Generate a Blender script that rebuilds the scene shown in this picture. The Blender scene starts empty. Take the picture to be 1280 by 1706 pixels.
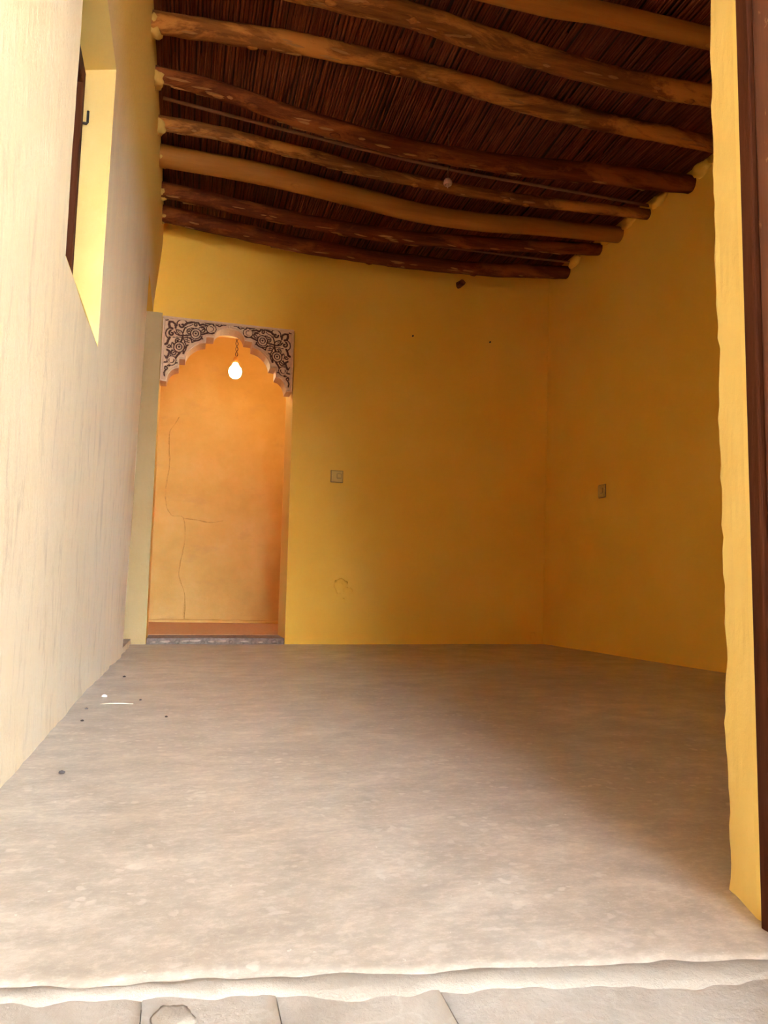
import bpy, bmesh, math, random
from mathutils import Vector, Matrix, noise

random.seed(7)
S = bpy.context.scene
COL = S.collection
PI = math.pi

# ------------------------------------------------------------------ camera
YAW, PITCH, ROLL, FPX = 0.266, 0.099, 0.021, 1230.0
fw = Vector((math.sin(YAW) * math.cos(PITCH), math.cos(YAW) * math.cos(PITCH), math.sin(PITCH)))
rt = Vector((math.cos(YAW), -math.sin(YAW), 0))
up = rt.cross(fw)
rt, up = rt * math.cos(ROLL) + up * math.sin(ROLL), -rt * math.sin(ROLL) + up * math.cos(ROLL)
cam_data = bpy.data.cameras.new('camera')
cam_data.sensor_fit = 'HORIZONTAL'
cam_data.sensor_width = 36.0
cam_data.lens = 36.0 * FPX / 1280.0
cam_data.clip_start = 0.02
cam = bpy.data.objects.new('camera', cam_data)
COL.objects.link(cam)
m3 = Matrix((rt, up, -fw)).transposed()
cam.matrix_world = Matrix.Translation((0, 0, 0.42)) @ m3.to_4x4()
S.camera = cam

# ------------------------------------------------------------------ sky, sun, exposure
# the sun stands behind the house; an added unseen wall opposite bounces its light in
SUN_AZ, SUN_EL, SUN_ANGLE, SUN_E = -12.0, 46.0, 0.6, 10.0
SKY_E = 0.10
EXPOSURE = 5.32
w = bpy.data.worlds.new('sky')
S.world = w
w.use_nodes = True
wn, wl = w.node_tree.nodes, w.node_tree.links
wn.clear()
wo = wn.new('ShaderNodeOutputWorld')
bg = wn.new('ShaderNodeBackground')
tc = wn.new('ShaderNodeTexCoord')
sp = wn.new('ShaderNodeSeparateXYZ')
rp = wn.new('ShaderNodeValToRGB')
rp.color_ramp.elements[0].position = 0.0
rp.color_ramp.elements[0].color = (0.95, 0.97, 1.0, 1)
rp.color_ramp.elements[1].position = 0.7
rp.color_ramp.elements[1].color = (0.80, 0.90, 1.0, 1)
wl.new(tc.outputs['Generated'], sp.inputs[0])
wl.new(sp.outputs['Z'], rp.inputs[0])
wl.new(rp.outputs[0], bg.inputs['Color'])
bg.inputs['Strength'].default_value = SKY_E
wl.new(bg.outputs[0], wo.inputs[0])

sun = bpy.data.lights.new('sun', 'SUN')
sun.energy = SUN_E
sun.angle = math.radians(SUN_ANGLE)
sun.color = (0.93, 0.97, 1.0)
so = bpy.data.objects.new('sun', sun)
COL.objects.link(so)
a, e = math.radians(SUN_AZ), math.radians(SUN_EL)
to_sun = Vector((math.sin(a) * math.cos(e), math.cos(a) * math.cos(e), math.sin(e)))
so.rotation_euler = (-to_sun).to_track_quat('-Z', 'Y').to_euler()
so.location = to_sun * 12

S.view_settings.view_transform = 'Standard'
S.view_settings.look = 'None'
S.view_settings.gamma = 1.0
S.view_settings.use_curve_mapping = False
S.view_settings.exposure = EXPOSURE
S.cycles.max_bounces = 14
S.cycles.diffuse_bounces = 10
S.cycles.sample_clamp_indirect = 6.0

# ------------------------------------------------------------------ materials
def new_mat(name):
    m = bpy.data.materials.new(name)
    m.use_nodes = True
    n, l = m.node_tree.nodes, m.node_tree.links
    b = n['Principled BSDF']
    return m, n, l, b

def noise_node(n, l, coord, scale, stretch=(1, 1, 1), detail=6, rough=0.6, dist=0.0):
    mp = n.new('ShaderNodeMapping')
    mp.inputs['Scale'].default_value = stretch
    l.new(coord, mp.inputs['Vector'])
    t = n.new('ShaderNodeTexNoise')
    t.inputs['Scale'].default_value = scale
    t.inputs['Detail'].default_value = detail
    t.inputs['Roughness'].default_value = rough
    t.inputs['Distortion'].default_value = dist
    l.new(mp.outputs[0], t.inputs['Vector'])
    return t.outputs['Fac']

def ramp(n, l, fac, stops):
    r = n.new('ShaderNodeValToRGB')
    els = r.color_ramp.elements
    while len(els) < len(stops):
        els.new(0.5)
    for el, (p, c) in zip(els, stops):
        el.position = p
        el.color = (*c, 1) if len(c) == 3 else c
    l.new(fac, r.inputs[0])
    return r.outputs['Color']

def mixc(n, l, fac, a, b, mode='MIX'):
    x = n.new('ShaderNodeMix')
    x.data_type = 'RGBA'
    x.blend_type = mode
    def put(s, v):
        if hasattr(v, 'is_linked'):
            l.new(v, s)
        else:
            s.default_value = (*v, 1) if isinstance(v, tuple) else v
    put(x.inputs[0], fac); put(x.inputs[6], a); put(x.inputs[7], b)
    return x.outputs[2]

def bump(n, l, b, height, strength, dist=0.01):
    bp = n.new('ShaderNodeBump')
    bp.inputs['Strength'].default_value = strength
    bp.inputs['Distance'].default_value = dist
    l.new(height, bp.inputs['Height'])
    l.new(bp.outputs[0], b.inputs['Normal'])

def coord(n):
    return n.new('ShaderNodeTexCoord').outputs['Object']

def paint_mat(name, c_main, c_light, c_dark, rough=0.75, bump_s=0.35, streak=(1, 1, 1), spec=0.3, patch=0.0):
    m, n, l, b = new_mat(name)
    co = coord(n)
    big = noise_node(n, l, co, 1.3, streak, 5, 0.6)
    mid = noise_node(n, l, co, 9, streak, 6, 0.65)
    c = ramp(n, l, big, [(0.3, c_dark), (0.5, c_main), (0.72, c_light)])
    f2 = ramp(n, l, mid, [(0.55, (0, 0, 0)), (0.75, (1, 1, 1))])
    c = mixc(n, l, f2, c, mixc(n, l, 0.35, c, c_light))
    if patch:
        fine = noise_node(n, l, co, 26, (1, 1, 0.5), 5, 0.7)
        f3 = ramp(n, l, fine, [(0.64, (0, 0, 0)), (0.74, (patch,) * 3)])
        c = mixc(n, l, f3, c, c_light)
    l.new(c, b.inputs['Base Color'])
    b.inputs['Roughness'].default_value = rough
    b.inputs['Specular IOR Level'].default_value = spec
    h = noise_node(n, l, co, 45, (1, 1, 0.7), 8, 0.7)
    bump(n, l, b, h, bump_s, 0.006)
    return m

YEL = (0.92, 0.53, 0.06)
M_yellow = paint_mat('yellow_paint', YEL, (0.93, 0.56, 0.085), (0.90, 0.49, 0.05), 0.7, 0.2, patch=0.12)
M_reveal = paint_mat('reveal_paint', (0.90, 0.66, 0.20), (0.92, 0.71, 0.26), (0.87, 0.61, 0.16), 0.75, 0.4, patch=0.2)
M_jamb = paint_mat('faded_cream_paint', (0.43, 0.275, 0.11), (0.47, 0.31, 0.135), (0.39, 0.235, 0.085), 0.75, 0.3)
M_cheek = paint_mat('pale_recess_paint', (0.82, 0.57, 0.20), (0.85, 0.62, 0.25), (0.78, 0.51, 0.15), 0.75, 0.3)
M_lump = paint_mat('dull_ochre_plaster', (0.50, 0.29, 0.06), (0.56, 0.34, 0.09), (0.42, 0.23, 0.04), 0.9, 0.6)
M_inner = paint_mat('inner_room_paint', (0.80, 0.48, 0.13), (0.84, 0.56, 0.2), (0.72, 0.41, 0.1), 0.75, 0.25)
M_outer = paint_mat('outer_plaster', (0.80, 0.68, 0.5), (0.85, 0.74, 0.56), (0.72, 0.6, 0.42), 0.9, 0.3)

def left_wall_mat():
    m, n, l, b = new_mat('worn_cream_plaster')
    co = coord(n)
    base = ramp(n, l, noise_node(n, l, co, 1.6, (1, 1, 0.5), 6, 0.6), [(0.3, (0.88, 0.66, 0.37)), (0.55, (0.91, 0.71, 0.43)), (0.75, (0.92, 0.75, 0.47))])
    # vertical wipe marks and chalky wear rising from the floor
    st = noise_node(n, l, co, 7, (1, 1, 0.22), 8, 0.75, 0.3)
    base = mixc(n, l, ramp(n, l, st, [(0.42, (0, 0, 0)), (0.72, (0.55, 0.55, 0.55))]), base, (0.76, 0.58, 0.36))
    sep = n.new('ShaderNodeSeparateXYZ'); l.new(co, sep.inputs[0])
    mr = n.new('ShaderNodeMapRange')
    mr.inputs['From Min'].default_value = 1.5; mr.inputs['From Max'].default_value = 0.1
    l.new(sep.outputs['Z'], mr.inputs['Value'])
    ad = n.new('ShaderNodeMath'); ad.operation = 'MULTIPLY'
    l.new(mr.outputs[0], ad.inputs[0])
    wn_ = ramp(n, l, noise_node(n, l, co, 4, (1, 1, 0.4), 7, 0.7), [(0.3, (0.35,) * 3), (0.6, (0.95,) * 3)])
    l.new(wn_, ad.inputs[1])
    base = mixc(n, l, ad.outputs[0], base, (0.86, 0.71, 0.50))
    sp_ = ramp(n, l, noise_node(n, l, co, 55, (1, 1, 0.6), 4, 0.6), [(0.70, (0, 0, 0)), (0.76, (0.5,) * 3)])
    base = mixc(n, l, sp_, base, (0.86, 0.80, 0.68))
    # dark wipes and scuffs running down the lower wall
    dk = noise_node(n, l, co, 16, (1, 1, 0.28), 8, 0.75, 0.5)
    lo = n.new('ShaderNodeMapRange')
    lo.inputs['From Min'].default_value = 1.7; lo.inputs['From Max'].default_value = 0.9
    l.new(sep.outputs['Z'], lo.inputs['Value'])
    dm = n.new('ShaderNodeMath'); dm.operation = 'MULTIPLY'
    l.new(ramp(n, l, dk, [(0.52, (0, 0, 0)), (0.74, (0.8,) * 3)]), dm.inputs[0]); l.new(lo.outputs[0], dm.inputs[1])
    base = mixc(n, l, dm.outputs[0], base, (0.58, 0.43, 0.26))
    # ochre tone under the ceiling, putting the lintel's shade into the wall colour
    m2 = n.new('ShaderNodeMapRange')
    m2.inputs['From Min'].default_value = 2.20; m2.inputs['From Max'].default_value = 2.50
    l.new(sep.outputs['Z'], m2.inputs['Value'])
    base = mixc(n, l, m2.outputs[0], base, (0.82, 0.50, 0.10))
    l.new(base, b.inputs['Base Color'])
    b.inputs['Roughness'].default_value = 0.8
    b.inputs['Specular IOR Level'].default_value = 0.25
    bump(n, l, b, noise_node(n, l, co, 38, (1, 1, 0.35), 8, 0.75), 0.8, 0.012)
    return m
M_left = left_wall_mat()

def floor_mat():
    m, n, l, b = new_mat('worn_concrete')
    co = coord(n)
    c = ramp(n, l, noise_node(n, l, co, 1.3, (1, 1, 1), 6, 0.6, 0.3), [(0.34, (0.50, 0.395, 0.30)), (0.5, (0.545, 0.44, 0.34)), (0.66, (0.585, 0.48, 0.375))])
    # middle of the room trodden down to greyer, coarser cement
    reg = ramp(n, l, noise_node(n, l, co, 1.5, (1, 1, 1), 5, 0.6, 0.2), [(0.36, (0.1,) * 3), (0.64, (0.9,) * 3)])
    c = mixc(n, l, reg, c, (0.37, 0.305, 0.245))
    fine = noise_node(n, l, co, 75, (0.7, 1, 1), 6, 0.8, 0.0)
    c = mixc(n, l, ramp(n, l, fine, [(0.32, (0.5,) * 3), (0.58, (0, 0, 0))]), c, (0.33, 0.26, 0.195))
    med = noise_node(n, l, co, 13, (0.6, 1, 1), 9, 0.7, 0.2)
    c = mixc(n, l, ramp(n, l, med, [(0.34, (0.8,) * 3), (0.58, (0, 0, 0))]), c, (0.30, 0.24, 0.185))
    c = mixc(n, l, ramp(n, l, med, [(0.56, (0, 0, 0)), (0.72, (0.6,) * 3)]), c, (0.63, 0.52, 0.41))
    c = mixc(n, l, ramp(n, l, fine, [(0.50, (0, 0, 0)), (0.74, (0.45,) * 3)]), c, (0.68, 0.57, 0.46))
    # small broken plates of the old pale skin
    vo = n.new('ShaderNodeTexVoronoi'); vo.feature = 'F1'; vo.inputs['Scale'].default_value = 48
    nz_ = n.new('ShaderNodeTexNoise'); nz_.inputs['Scale'].default_value = 20; nz_.inputs['Detail'].default_value = 5
    l.new(co, nz_.inputs['Vector'])
    vm = n.new('ShaderNodeVectorMath'); vm.operation = 'MULTIPLY_ADD'; vm.inputs[1].default_value = (0.05,) * 3
    l.new(nz_.outputs['Color'], vm.inputs[0]); l.new(co, vm.inputs[2]); l.new(vm.outputs[0], vo.inputs['Vector'])
    cellv = n.new('ShaderNodeSeparateColor'); l.new(vo.outputs['Color'], cellv.inputs[0])
    plate = ramp(n, l, cellv.outputs[0], [(0.70, (0, 0, 0)), (0.86, (0.9,) * 3)])
    core = ramp(n, l, vo.outputs['Distance'], [(0.30, (1, 1, 1)), (0.46, (0, 0, 0))])
    mm = mixc(n, l, 1.0, plate, core, 'MULTIPLY')
    reg2 = ramp(n, l, noise_node(n, l, co, 3.1, (1, 1, 1), 6, 0.7), [(0.40, (0.05,) * 3), (0.64, (0.75,) * 3)])
    mm = mixc(n, l, 1.0, mm, reg2, 'MULTIPLY')
    c = mixc(n, l, mm, c, (0.64, 0.55, 0.46))
    fleck = ramp(n, l, noise_node(n, l, co, 75, (1, 0.8, 1), 3, 0.6), [(0.70, (0, 0, 0)), (0.75, (0.8,) * 3)])
    c = mixc(n, l, fleck, c, (0.70, 0.62, 0.52))
    l.new(c, b.inputs['Base Color'])
    l.new(ramp(n, l, noise_node(n, l, co, 6, (1, 1, 1), 3, 0.5), [(0.3, (0.30,) * 3), (0.7, (0.42,) * 3)]), b.inputs['Roughness'])
    b.inputs['Specular IOR Level'].default_value = 0.45
    bump(n, l, b, fine, 0.25, 0.004)
    return m
M_floor = floor_mat()

def thr_mat():
    m, n, l, b = new_mat('threshold_plaster')
    co = coord(n)
    c = ramp(n, l, noise_node(n, l, co, 6, (1, 1, 1), 8, 0.7, 0.5), [(0.35, (0.27, 0.21, 0.16)), (0.5, (0.32, 0.255, 0.20)), (0.68, (0.37, 0.30, 0.24))])
    vo = n.new('ShaderNodeTexVoronoi'); vo.feature = 'DISTANCE_TO_EDGE'; vo.inputs['Scale'].default_value = 9
    nz = n.new('ShaderNodeTexNoise'); nz.inputs['Scale'].default_value = 12; nz.inputs['Detail'].default_value = 5
    l.new(co, nz.inputs['Vector'])
    vm = n.new('ShaderNodeVectorMath'); vm.operation = 'MULTIPLY_ADD'; vm.inputs[1].default_value = (0.15,) * 3
    l.new(nz.outputs['Color'], vm.inputs[0]); l.new(co, vm.inputs[2]); l.new(vm.outputs[0], vo.inputs['Vector'])
    c = mixc(n, l, ramp(n, l, vo.outputs['Distance'], [(0.0, (0.3,) * 3), (0.03, (0, 0, 0))]), c, (0.45, 0.37, 0.29))
    l.new(c, b.inputs['Base Color'])
    b.inputs['Roughness'].default_value = 0.85
    bump(n, l, b, noise_node(n, l, co, 40, (1, 1, 1), 8, 0.7), 0.5, 0.006)
    return m
M_thr = thr_mat()
M_lip = paint_mat('pale_lime_plaster', (0.33, 0.268, 0.21), (0.38, 0.315, 0.25), (0.28, 0.222, 0.172), 0.85, 0.6, patch=0.5)

def wood_mat(name, dark, mid, light, axis='x', patch=0.0, rough=0.75, grain=26, spec=0.08, bs=0.5):
    m, n, l, b = new_mat(name)
    co = coord(n)
    st = {'x': (0.08, 1, 1), 'y': (1, 0.05, 1), 'z': (1, 1, 0.06)}[axis]
    st2 = {'x': (0.3, 1, 1), 'y': (1, 0.3, 1), 'z': (1, 1, 0.3)}[axis]
    g = noise_node(n, l, co, grain, st, 8, 0.7, 0.3)
    c = ramp(n, l, g, [(0.3, dark), (0.52, mid), (0.75, light)])
    if patch:
        p = noise_node(n, l, co, 7, st2, 7, 0.7, 0.5)
        f = ramp(n, l, p, [(0.50, (0, 0, 0)), (0.60, (patch,) * 3)])
        lt = tuple(min(1, v * 1.6) for v in light)
        c = mixc(n, l, f, c, lt)
    l.new(c, b.inputs['Base Color'])
    b.inputs['Roughness'].default_value = rough
    b.inputs['Specular IOR Level'].default_value = spec
    bump(n, l, b, g, bs, 0.008)
    return m
M_rough = wood_mat('rough_bark_wood', (0.10, 0.028, 0.010), (0.21, 0.072, 0.018), (0.34, 0.135, 0.028), 'x', 0.75)
M_dark = wood_mat('dark_bark_wood', (0.06, 0.012, 0.004), (0.12, 0.028, 0.008), (0.20, 0.058, 0.014), 'x', 0.55)
M_smooth = wood_mat('peeled_log_wood', (0.28, 0.10, 0.018), (0.35, 0.135, 0.024), (0.42, 0.17, 0.03), 'x', 0.0, 0.65, 14, 0.1, 0.2)
M_flake = wood_mat('bark_flake', (0.24, 0.10, 0.03), (0.32, 0.14, 0.045), (0.40, 0.2, 0.07), 'x', 0.0)
M_pole = wood_mat('thin_pole_wood', (0.20, 0.09, 0.05), (0.28, 0.13, 0.075), (0.36, 0.18, 0.1), 'x', 0.0)
M_reed = wood_mat('brown_reed', (0.05, 0.010, 0.005), (0.19, 0.046, 0.018), (0.32, 0.09, 0.034), 'y', 0.0, 0.6, 60)
M_mud = paint_mat('dark_mud_roof', (0.07, 0.035, 0.02), (0.09, 0.045, 0.025), (0.05, 0.025, 0.015), 0.95, 0.3)

def frame_mat():
    m, n, l, b = new_mat('weathered_brown_frame')
    co = coord(n)
    g = noise_node(n, l, co, 30, (1, 1, 0.07), 8, 0.7, 0.2)
    c = ramp(n, l, g, [(0.3, (0.07, 0.018, 0.007)), (0.55, (0.13, 0.038, 0.013)), (0.75, (0.20, 0.07, 0.025))])
    f = ramp(n, l, noise_node(n, l, co, 38, (1, 1, 0.55), 6, 0.7, 0.6), [(0.62, (0, 0, 0)), (0.70, (0.7,) * 3)])
    c = mixc(n, l, f, c, (0.46, 0.26, 0.13))
    l.new(c, b.inputs['Base Color'])
    b.inputs['Roughness'].default_value = 0.6
    bump(n, l, b, g, 0.4, 0.004)
    return m
M_frame = frame_mat()
M_frame_dark = wood_mat('dark_brown_wood', (0.04, 0.01, 0.004), (0.075, 0.02, 0.007), (0.11, 0.035, 0.013), 'z')

def plain(name, c, rough=0.5, metal=0.0, var=0.15):
    m, n, l, b = new_mat(name)
    co = coord(n)
    lo = tuple(v * (1 - var) for v in c); hi = tuple(min(1, v * (1 + var)) for v in c)
    l.new(ramp(n, l, noise_node(n, l, co, 60, (1, 1, 1), 5, 0.6), [(0.35, lo), (0.65, hi)]), b.inputs['Base Color'])
    b.inputs['Roughness'].default_value = rough
    b.inputs['Metallic'].default_value = metal
    return m
M_carve_pale = plain('pale_carved_plaster', (0.74, 0.47, 0.285), 0.7, 0, 0.06)
M_carve_dark = plain('brown_carved_ground', (0.09, 0.026, 0.012), 0.8, 0, 0.2)
M_cream = plain('cream_plastic', (0.72, 0.46, 0.11), 0.4, 0, 0.04)
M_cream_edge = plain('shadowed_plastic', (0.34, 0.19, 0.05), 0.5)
M_cord = plain('dark_cord', (0.16, 0.09, 0.05), 0.7)
M_brass = plain('brass', (0.75, 0.5, 0.22), 0.35, 0.9)
M_porcelain = plain('pinkish_porcelain', (0.55, 0.30, 0.22), 0.3)
M_iron = plain('dark_iron', (0.05, 0.035, 0.03), 0.6, 0.6)
M_crumb = plain('dark_crumb', (0.06, 0.045, 0.04), 0.8)
M_chip = plain('white_chip', (0.85, 0.82, 0.76), 0.6)
M_straw = plain('straw', (0.68, 0.58, 0.42), 0.7)
M_stone = plain('grey_stone', (0.22, 0.15, 0.11), 0.8, 0, 0.3)
M_stonechip = plain('pale_stone', (0.46, 0.32, 0.23), 0.7, 0, 0.15)
M_bounce = paint_mat('cool_bounce_wall', (0.64, 0.76, 0.88), (0.68, 0.80, 0.91), (0.60, 0.72, 0.84), 0.9, 0.3)  # bluish so the added wall throws cool light indoors
M_darkwall = paint_mat('unseen_dark_wall', (0.22, 0.18, 0.14), (0.26, 0.21, 0.16), (0.18, 0.14, 0.11), 0.95, 0.4)  # dark so the unseen outer walls send in little light
M_sand = paint_mat('sandy_ground', (0.46, 0.35, 0.22), (0.52, 0.4, 0.26), (0.4, 0.3, 0.18), 0.95, 0.4)
M_innerfloor = plain('ochre_floor', (0.50, 0.29, 0.14), 0.6, 0, 0.12)
m, n, l, b = new_mat('glowing_bulb')
b.inputs['Base Color'].default_value = (1, 0.85, 0.5, 1)
b.inputs['Emission Color'].default_value = (1.0, 0.80, 0.42, 1)
BULB_E = 3.2
b.inputs['Emission Strength'].default_value = BULB_E
M_bulb = m

# ------------------------------------------------------------------ helpers
def link(name, me, mat, parent=None, smooth=False):
    if mat is not None:
        for mm in (mat if isinstance(mat, list) else [mat]):
            me.materials.append(mm)
    if smooth:
        for p in me.polygons:
            p.use_smooth = True
    o = bpy.data.objects.new(name, me)
    COL.objects.link(o)
    if parent is not None:
        o.parent = parent
    return o

def obj(name, bm, mat, parent=None, smooth=False, loc=None):
    bmesh.ops.recalc_face_normals(bm, faces=bm.faces[:])
    me = bpy.data.meshes.new(name)
    bm.to_mesh(me)
    bm.free()
    o = link(name, me, mat, parent, smooth)
    if loc:
        o.location = loc
    return o

def from_data(name, vs, fs, mat, parent=None, smooth=False):
    me = bpy.data.meshes.new(name)
    me.from_pydata(vs, [], fs)
    me.update()
    return link(name, me, mat, parent, smooth)

def thing(o, label, cat, group=None):
    o['label'] = label
    o['category'] = cat
    if group:
        o['group'] = group
    return o

def empty(name, loc):
    o = bpy.data.objects.new(name, None)
    o.empty_display_size = 0.1
    o.location = loc
    COL.objects.link(o)
    return o

def struct(o, label=None):
    o['kind'] = 'structure'
    if label:
        o['label'] = label
    return o

def sstep(t):
    t = max(0.0, min(1.0, t))
    return t * t * (3 - 2 * t)

def nz(x, y, z, s=1.0):
    return noise.noise(Vector((x * s, y * s, z * s)))

def box(bm, x0, x1, y0, y1, z0, z1, bev=0.0, seg=2):
    r = bmesh.ops.create_cube(bm, size=1.0)
    vs = r['verts']
    for v in vs:
        v.co = Vector(((x0 + x1) / 2 + v.co.x * (x1 - x0), (y0 + y1) / 2 + v.co.y * (y1 - y0), (z0 + z1) / 2 + v.co.z * (z1 - z0)))
    if bev:
        es = list({e for v in vs for e in v.link_edges})
        bmesh.ops.bevel(bm, geom=es, offset=bev, segments=seg, affect='EDGES', profile=0.5)
    return vs

def lerp_list(a0, a1, step, marks=()):
    """grid coordinates from a0 to a1 that hit every mark"""
    pts = sorted(set([a0, a1] + [m for m in marks if a0 < m < a1]))
    out = []
    for p, q in zip(pts, pts[1:]):
        k = max(1, int(round((q - p) / step)))
        out += [p + (q - p) * i / k for i in range(k)]
    return out + [pts[-1]]

def grid_surface(name, us, vs, fn, holes, mat, parent=None, flip=False):
    """sheet over (u,v); holes are (u0,u1,v0,v1) left open"""
    idx, verts, faces = {}, [], []
    def vid(i, j):
        if (i, j) not in idx:
            idx[(i, j)] = len(verts)
            verts.append(fn(us[i], vs[j]))
        return idx[(i, j)]
    for i in range(len(us) - 1):
        for j in range(len(vs) - 1):
            uc, vc = (us[i] + us[i + 1]) / 2, (vs[j] + vs[j + 1]) / 2
            if any(h[0] < uc < h[1] and h[2] < vc < h[3] for h in holes):
                continue
            f = [vid(i, j), vid(i + 1, j), vid(i + 1, j + 1), vid(i, j + 1)]
            faces.append(f[::-1] if flip else f)
    return from_data(name, verts, faces, mat, parent, True)

def tube(bm, pts, rad, sides=10, cap=True, mod=None):
    """round bar along points; rad may be a list; mod(i, angle) scales the radius"""
    rings = []
    N = len(pts)
    pts = [Vector(p) for p in pts]
    ref = None
    for i, p in enumerate(pts):
        t = (pts[min(i + 1, N - 1)] - pts[max(i - 1, 0)]).normalized()
        if ref is None:
            ref = Vector((0, 0, 1)) if abs(t.z) < 0.9 else Vector((1, 0, 0))
        u = ref.cross(t).normalized()
        v = t.cross(u).normalized()
        ref = v
        r = rad[i] if isinstance(rad, (list, tuple)) else rad
        ring = []
        for k in range(sides):
            an = 2 * PI * k / sides
            rr = r * (mod(i, an) if mod else 1.0)
            ring.append(bm.verts.new(p + u * math.cos(an) * rr + v * math.sin(an) * rr))
        rings.append(ring)
    for a_, b_ in zip(rings, rings[1:]):
        for k in range(sides):
            bm.faces.new((a_[k], a_[(k + 1) % sides], b_[(k + 1) % sides], b_[k]))
    if cap:
        bm.faces.new(rings[0][::-1])
        bm.faces.new(rings[-1])
    return rings

def lathe(bm, prof, sides=20, origin=(0, 0, 0)):
    o = Vector(origin)
    rings = []
    for r, z in prof:
        rings.append([bm.verts.new(o + Vector((r * math.cos(2 * PI * k / sides), r * math.sin(2 * PI * k / sides), z))) for k in range(sides)])
    for a_, b_ in zip(rings, rings[1:]):
        for k in range(sides):
            bm.faces.new((a_[k], a_[(k + 1) % sides], b_[(k + 1) % sides], b_[k]))
    bm.faces.new(rings[0][::-1])
    bm.faces.new(rings[-1])

def catmull(pts, n):
    P = [Vector(p) for p in pts]
    P = [P[0] * 2 - P[1]] + P + [P[-1] * 2 - P[-2]]
    out = []
    segs = len(P) - 3
    for i in range(n + 1):
        t = i / n * segs
        k = min(int(t), segs - 1)
        f = t - k
        p0, p1, p2, p3 = P[k:k + 4]
        out.append(0.5 * ((2 * p1) + (p2 - p0) * f + (2 * p0 - 5 * p1 + 4 * p2 - p3) * f * f + (3 * p1 - p0 - 3 * p2 + p3) * f ** 3))
    return out

def blob(name, loc, size, mat, parent, seed, sub=3, amp=0.3):
    bm = bmesh.new()
    bmesh.ops.create_icosphere(bm, subdivisions=sub, radius=1.0)
    for v in bm.verts:
        d = 1 + amp * noise.noise(v.co * 1.6 + Vector((seed * 3.1, seed, 0))) + amp * 0.5 * noise.noise(v.co * 4 + Vector((seed, 0, seed)))
        v.co = Vector((v.co.x * size[0], v.co.y * size[1], v.co.z * size[2])) * d
    return obj(name, bm, mat, parent, True, loc)

# ------------------------------------------------------------------ room shell
BACK, FRONT, RIGHT = 5.18, 0.93, 2.70
HALL = 2.97

def XL(y, z):
    s = sstep((y - 2.8) / 1.7)
    return (-0.331 + 0.03 * s + 0.035 * s * min(z, 2.4) / 2.3 + 0.10 * sstep((z - 2.25) / 0.6) * (1 - 0.6 * s)
            + 0.004 * nz(0.3, y, z, 2.2) + 0.0015 * nz(1.3, y, z, 9) + math.exp(-max(z, 0) / 0.03) * (0.006 + 0.018 * nz(5, y, 0, 5) + 0.01 * nz(5, y, 3, 14)))

WY0, WY1, WZ0, WZ1 = 2.02, 2.80, 1.262, 2.34          # window opening
DY0, DZ1, DZ0 = 4.5, 2.26, 0.035                       # side doorway, runs to the back wall
ys = lerp_list(0.4, 5.2, 0.06, (WY0, WY1, DY0))
zs = lerp_list(-0.02, HALL, 0.06, (0.012, WZ0, WZ1, DZ0, DZ1))
wl_ = struct(grid_surface('wall_left', ys, zs, lambda y, z: (XL(y, z), y, z), [(WY0, WY1, WZ0, WZ1), (DY0, 5.3, DZ0, DZ1)], M_left, flip=True))
# window recess: splayed cheeks, head and sill of the same wall
WX = -0.455
def recess(name, quad, mat, n=10):
    A, B, C_, D = [Vector(q) for q in quad]
    vs, fs = [], []
    for i in range(n + 1):
        for j in range(n + 1):
            p = A.lerp(B, i / n).lerp(D.lerp(C_, i / n), j / n)
            q = 0.003 * nz(p.x, p.y, p.z, 6) * (1 if 0 < j < n else 0)
            vs.append(p + Vector((0, q, q)))
    for i in range(n):
        for j in range(n):
            fs.append((i * (n + 1) + j, (i + 1) * (n + 1) + j, (i + 1) * (n + 1) + j + 1, i * (n + 1) + j + 1))
    return from_data(name, vs, fs, mat, wl_, True)
def xl0(y, z): return XL(y, z) + 0.001
WYf, WYn, WZh = 2.885, 1.95, 2.37
recess('window_cheek', [(xl0(WY1, WZ0), WY1, WZ0), (xl0(WY1, WZ1), WY1, WZ1), (WX, WYf, WZh), (WX, WYf, WZ0)], M_cheek)
recess('window_cheek', [(xl0(WY0, WZ0) - 0.003, WY0 - 0.004, WZ0), (xl0(WY0, WZ1) - 0.003, WY0 - 0.004, WZ1), (WX, WYn, WZh), (WX, WYn, WZ0)], M_left)
recess('window_head', [(xl0(WY0, WZ1), WY0, WZ1), (xl0(WY1, WZ1), WY1, WZ1), (WX, WYf, WZh), (WX, WYn, WZh)], M_reveal)
recess('window_sill', [(xl0(WY0, WZ0), WY0, WZ0), (xl0(WY1, WZ0), WY1, WZ0), (WX, WYf, WZ0), (WX, WYn, WZ0)], M_reveal)
# side doorway: head, near jamb, raised sill, far jamb
PX = -1.25
def pquad(name, quad, mat): return recess(name, quad, mat, 8)
pquad('doorway_head', [(xl0(DY0, DZ1), DY0, DZ1), (xl0(BACK, DZ1), BACK, DZ1), (-0.75, BACK, DZ1), (-0.75, DY0, DZ1)], M_yellow)
pquad('doorway_jamb', [(xl0(DY0, DZ0), DY0, DZ0), (xl0(DY0, DZ1), DY0, DZ1), (-0.75, DY0, DZ1), (-0.75, DY0, DZ0)], M_left)
pquad('doorway_sill', [(xl0(DY0, DZ0), DY0, DZ0), (xl0(BACK, DZ0), BACK, DZ0), (PX, BACK, DZ0), (PX, DY0, DZ0)], M_floor)

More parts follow.
